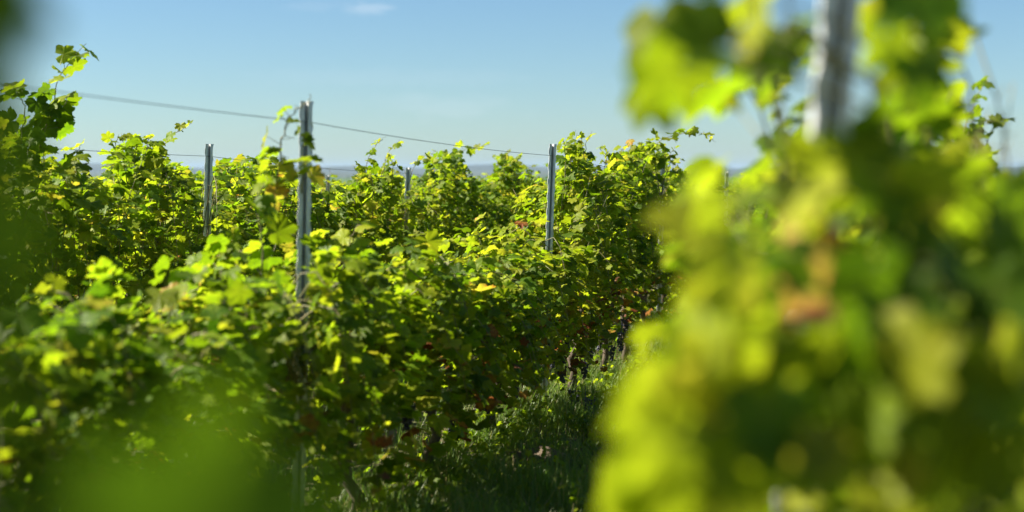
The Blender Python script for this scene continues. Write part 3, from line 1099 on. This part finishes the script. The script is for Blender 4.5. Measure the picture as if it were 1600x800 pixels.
def near_leaf(px, py, Y, size, n, t, age):
    q = P(px, py, Y)
    return (q.x, q.y, q.z, *n, *t, size, age)


FLAT = (.45, -.75, .50)
nl = [near_leaf(310, 850, .36, .042, (.35, -.75, .2), (.05, .2, .9), .12),
      near_leaf(430, 880, .40, .030, (.35, -.75, .2), (.25, .2, .7), .12),
      near_leaf(150, 880, .40, .036, (.3, -.75, .3), (-.2, .2, .8), .2),
      near_leaf(60, 960, .52, .050, FLAT, (-.2, .3, .8), .20),
      near_leaf(-75, 330, .46, .036, FLAT, (.15, .1, -1), .34),
      near_leaf(-85, 180, .47, .034, FLAT, (.1, .1, -1), .32),
      near_leaf(-65, 440, .46, .030, FLAT, (.2, .1, -1), .34),
      near_leaf(-60, 640, .48, .030, FLAT, (-.1, .3, 1), .34),
      near_leaf(-55, -40, .50, .040, FLAT, (.3, .1, -.9), .28)]
for q_ in nl[4:7]:                               # unseen leaves added towards the sun to shade the left-hand ones
    for k in range(6):
        c_ = Vector(q_[:3]) + SUNDIR * random.uniform(.10, .30) + rv(.025)
        if to_px(c_)[0] < -90:
            nl.append((c_.x, c_.y, c_.z, SUNDIR.x + g(.2), SUNDIR.y + g(.2), SUNDIR.z, g(.5), g(.5), -.4, .052, .2))
for k in range(26):                              # the rest of that vine, just outside the picture, added to block sun
    nl.append(near_leaf(random.uniform(-900, -330), random.uniform(-250, 900), random.uniform(.45, .65), random.uniform(.04, .06), (.5 + g(.3), -.5 + g(.3), .5 + g(.3)), (g(.4), .1, -.8), pick_age(0)))
cn = Tubes()
cn.add(bez(bs + Vector((0, .05, .8)), P(-260, 600, .42), P(-150, -120, .5), 10), [.004] * 10, 6)
cn.add(bez(bs + Vector((0, .05, .8)), P(100, 1100, .5), P(420, 880, .56), 10), [.004] * 10, 6)
cn.build('cane', M_CANE, vb, bs)
link('foliage', leaves_mesh('foliage', nl, 'hi', origin=bs), vb)

# ------------------------------------------------------------------ beyond the counted vines
def distant_vineyard():
    lv = []
    for k in range(-3, 16):
        x0 = -2.29 - 2.13 * k
        y = 30
        while y < 85:
            x = x0 + ROWDX * y
            if abs(x) < .40 * y + 1.5 and not (k < 3 and k >= 0 and y < 31):
                zg = ground(x, y)
                top = 1.62 + .18 * math.sin(y * 1.3 + k * 2) + g(.08)
                for _ in range(int(26)):
                    z = random.uniform(.35, 1) * top
                    out = N * g(.8) + UP * .5
                    lv.append(leaf_rec(Vector((x + g(.16), y + g(.25), zg + z)), out.normalized(), random.uniform(.09, .14), pick_age(0)))
            y += .55
    o = link('distant_vines', leaves_mesh('distant_vines', lv, 'low'))
    tag(o, 'mass of far vine rows running down towards the plain', 'vines', kind='stuff')


distant_vineyard()


def far_woods():
    lv = []
    r = random.Random(4)
    for _ in range(130):
        y = r.uniform(650, 2300)
        x = r.uniform(-.42, .42) * y
        wd_ = r.uniform(15, 60)
        zg = ground(x, y)
        for _ in range(60):
            px, hz = x + r.gauss(0, wd_ * .5), r.random() ** 1.4 * r.uniform(3, 8)
            out = Vector((r.gauss(0, .5), -.6, .7)).normalized()
            lv.append(leaf_rec(Vector((px, y + r.gauss(0, 5), zg + hz)), out, r.uniform(1.2, 2.4), .12))
    o = link('far_woods', leaves_mesh('far_woods', lv, 'low'))
    tag(o, 'dark tree lines and woods on the far plain', 'woods', kind='stuff')


far_woods()

# ------------------------------------------------------------------ grass
def grass():
    V, Fs, S, AT = [], [], [], []

    def blade(x, y, h, w, lean, age):
        z = ground(x, y)
        a = random.uniform(0, 2 * PI)
        dx, dy = math.cos(a) * lean, math.sin(a) * lean
        sx, sy = -math.sin(a) * w, math.cos(a) * w
        b = len(V)
        for t, q in ((0, 1), (.5, .8), (1, .06)):
            cx, cy, cz = x + dx * t * t, y + dy * t * t, z - .01 + h * t * (1 - .25 * t * lean / max(h, .01))
            V.append((cx - sx * q, cy - sy * q, cz))
            V.append((cx + sx * q, cy + sy * q, cz))
        for k in (0, 2):
            Fs.extend([b + k, b + k + 1, b + k + 3, b + k + 2])
            S.append(4)
        AT.extend([(age, 0, 0, 0)] * 6)

    def spread(n, y0, y1, v0, v1, hm):
        for _ in range(n):
            y = random.uniform(y0, y1)
            v = random.uniform(v0, v1)
            x = ROWX['A'] + ROWDX * y + v
            patch = math.sin(x * 3.1 + 1) * math.sin(y * 2.3) + math.sin(x * 7 + y * 5)
            if patch < -.9 and random.random() < .85:
                continue
            h = abs(random.gauss(hm, hm * .4)) + .03
            blade(x, y, h * (1.1 + .3 * patch), random.uniform(.0016, .0034), h * random.uniform(.2, 1.0), min(1, max(0, random.gauss(.45, .2) + (.42 if random.random() < (.07 if patch > -.2 else .3) else 0))))
    spread(52000, 5.2, 12.5, -.15, 2.5, .095)
    spread(9000, 12.5, 20, -.1, 2.0, .14)
    spread(9000, 3.0, 5.2, -.2, 2.7, .13)
    spread(12000, 4, 20, -2.2, -.2, .13)
    spread(5000, .5, 3.0, .2, 2.6, .13)
    me = mesh_from('grass', V, Fs, S, M_GRASS, AT)
    tag(link('grass', me), 'rough green grass growing in the alley between the vine rows', 'grass', kind='stuff')
    # low broad-leaved weeds
    lv = []
    for _ in range(420):
        y = random.uniform(5.4, 12)
        v = random.uniform(.1, 1.7) if random.random() < .75 else random.uniform(-.3, .3)
        x = ROWX['A'] + ROWDX * y + v
        z = ground(x, y)
        n = random.randint(6, 14)
        hh = random.uniform(.05, .22)
        for k in range(n):
            a = random.uniform(0, 6.28)
            out = Vector((math.cos(a), math.sin(a), .4)).normalized()
            q = Vector((x, y, z)) + out * random.uniform(.01, .06) + UP * hh * random.random()
            lv.append(leaf_rec(q, out, random.uniform(.014, .034), min(.6, max(.1, random.gauss(.4, .1))), hang=.1))
    tag(link('weeds', leaves_mesh('weeds', lv, 'low')), 'low broad-leaved weeds among the grass under the vines', 'weeds', kind='stuff')


grass()


def clod(x, y, r, label):
    V, Fs = [], []
    nu, nv = 16, 10
    ph = [random.uniform(0, 6) for _ in range(6)]
    for j in range(nv + 1):
        th = PI * j / nv
        for i in range(nu):
            a = 2 * PI * i / nu
            d = Vector((math.sin(th) * math.cos(a), math.sin(th) * math.sin(a), math.cos(th)))
            k = r * (1 + .22 * math.sin(d.x * 4 + ph[0]) * math.sin(d.y * 5 + ph[1]) + .14 * math.sin(d.z * 7 + d.x * 6 + ph[2]) + .08 * math.sin(d.y * 13 + ph[3]))
            V.append((d.x * k * 1.25, d.y * k, d.z * k * .7))
    for j in range(nv):
        for i in range(nu):
            a, b = j * nu + i, j * nu + (i + 1) % nu
            Fs += [a, a + nu, b + nu, b]
    o = link('soil_clod', mesh_from('soil_clod', V, Fs, [4] * (len(Fs) // 4), M_CLOD))
    o.location = (x, y, ground(x, y) + r * .3)
    tag(o, label, 'clod', 'clods of earth in the alley')


for px, py, r, lab in ((852, 722, .085, 'largest brown clod of dry earth in the grass below the centre post'), (802, 716, .045, 'small brown clod left of the largest one, by the vine foot'), (884, 700, .04, 'small brown clod in the grass right of the largest one')):
    for it in range(400):                       # walk out along the sight line to the ground
        q = P(px, py, 4 + it * .02)
        if q.z <= ground(q.x, q.y) + .01:
            break
    clod(q.x, q.y, r, lab)

# ------------------------------------------------------------------ air
def haze():
    x0, x1, y0, y1, z0, z1 = -9000, 9000, -60, 9500, ZP - 1.5, 40
    V = [(x, y, z) for z in (z0, z1) for y in (y0, y1) for x in (x0, x1)]
    Fs = [0, 2, 3, 1, 4, 5, 7, 6, 0, 1, 5, 4, 1, 3, 7, 5, 3, 2, 6, 7, 2, 0, 4, 6]
    m, nt = new_mat('haze_air')
    pv = nd(nt, 'ShaderNodeVolumePrincipled')
    pv.inputs['Color'].default_value = (.38, .60, 1.0, 1)
    pv.inputs['Density'].default_value = HAZE
    pv.inputs['Anisotropy'].default_value = .1
    o = nd(nt, 'ShaderNodeOutputMaterial')
    nt.links.new(pv.outputs[0], o.inputs['Volume'])
    ob = link('haze', mesh_from('haze', V, Fs, [4] * 6, m, smooth=False))
    tag(ob, 'pale blue summer haze over the plain', 'haze', kind='stuff')


HAZE = .00006
haze()

# ------------------------------------------------------------------ light
EL = math.asin(SUNDIR.z)
AZ = math.atan2(SUNDIR.x, SUNDIR.y)
sun = bpy.data.lights.new('sun', 'SUN')
sun.energy = 5.0
sun.angle = math.radians(.53)
sun.color = (1.0, .93, .80)
so = bpy.data.objects.new('sun', sun)
COL.objects.link(so)
so.rotation_euler = (-SUNDIR).to_track_quat('-Z', 'Y').to_euler()
so.location = (-20, 5, 20)

w = bpy.data.worlds.new('World')
scene.world = w
w.use_nodes = True
nt = w.node_tree
nt.nodes.clear()
L = nt.links
sky = nd(nt, 'ShaderNodeTexSky')
sky.sky_type = 'NISHITA'
sky.sun_disc = False
sky.sun_elevation = EL
sky.sun_rotation = AZ
sky.altitude = 100
sky.air_density = 1.0
sky.dust_density = .25
sky.ozone_density = 2.5
tc = nd(nt, 'ShaderNodeTexCoord')
nrm = nd(nt, 'ShaderNodeVectorMath', operation='NORMALIZE')
L.new(tc.outputs['Generated'], nrm.inputs[0])
fac = None
nz = nd(nt, 'ShaderNodeTexNoise', Scale=26.0, Detail=7.0, Roughness=.6)
mp = nd(nt, 'ShaderNodeMapping')
mp.inputs['Scale'].default_value = (1, 1, 3.2)
L.new(nrm.outputs[0], mp.inputs[0])
L.new(mp.outputs[0], nz.inputs['Vector'])
for (px, py, rx, rz, amt) in ((568, 14, .020, .005, .24), (485, 10, .02, .004, .06), (690, 165, .06, .010, .10), (600, 120, .10, .008, .05), (1480, 160, .06, .006, .10)):
    c = (P(px, py, 10) - Vector((0, 0, EYE))).normalized()
    sub = nd(nt, 'ShaderNodeVectorMath', operation='SUBTRACT')
    L.new(nrm.outputs[0], sub.inputs[0])
    sub.inputs[1].default_value = c
    sc_ = nd(nt, 'ShaderNodeVectorMath', operation='MULTIPLY')
    L.new(sub.outputs[0], sc_.inputs[0])
    sc_.inputs[1].default_value = (1 / rx, 1 / rx, 1 / rz)
    ln = nd(nt, 'ShaderNodeVectorMath', operation='LENGTH')
    L.new(sc_.outputs[0], ln.inputs[0])
    d2 = math_n(nt, 'ADD', ln.outputs['Value'], math_n(nt, 'MULTIPLY', math_n(nt, 'SUBTRACT', nz.outputs[0], .5), 3.0))
    mr = nd(nt, 'ShaderNodeMapRange', interpolation_type='SMOOTHSTEP')
    mr.inputs[1].default_value, mr.inputs[2].default_value = .15, 1.15
    mr.inputs[3].default_value, mr.inputs[4].default_value = amt, 0
    L.new(d2, mr.inputs[0])
    fac = mr.outputs[0] if fac is None else math_n(nt, 'MAXIMUM', fac, mr.outputs[0])
sk2 = mixc(nt, 1.0, sky.outputs[0], (.545, .69, .775), 'MULTIPLY')
skc = mixc(nt, fac, sk2, (5.6, 6.2, 6.7))
bg = nd(nt, 'ShaderNodeBackground')
bg.inputs[1].default_value = .05
L.new(skc, bg.inputs[0])
wo = nd(nt, 'ShaderNodeOutputWorld')
L.new(bg.outputs[0], wo.inputs[0])

# ------------------------------------------------------------------ camera
cam = bpy.data.cameras.new('camera')
cam.lens = 50
cam.sensor_width = 36
cam.clip_start = .02
cam.clip_end = 30000
cam.dof.use_dof = True
cam.dof.focus_distance = 9.2
cam.dof.aperture_fstop = 1.75
cam.dof.aperture_blades = 9
co = bpy.data.objects.new('camera', cam)
COL.objects.link(co)
co.location = (0, 0, EYE)
co.rotation_euler = (PI / 2 - PITCH, 0, 0)
scene.camera = co

vs = scene.view_settings
vs.view_transform = 'Standard'
vs.look = 'None'
vs.exposure = 1.66
vs.gamma = 1
cy = scene.cycles
cy.max_bounces = 7
cy.diffuse_bounces = 4
cy.glossy_bounces = 2
cy.transmission_bounces = 4
cy.volume_bounces = 0
cy.use_denoising = True
cy.sample_clamp_indirect = 6
cy.caustics_reflective = False
cy.caustics_refractive = False
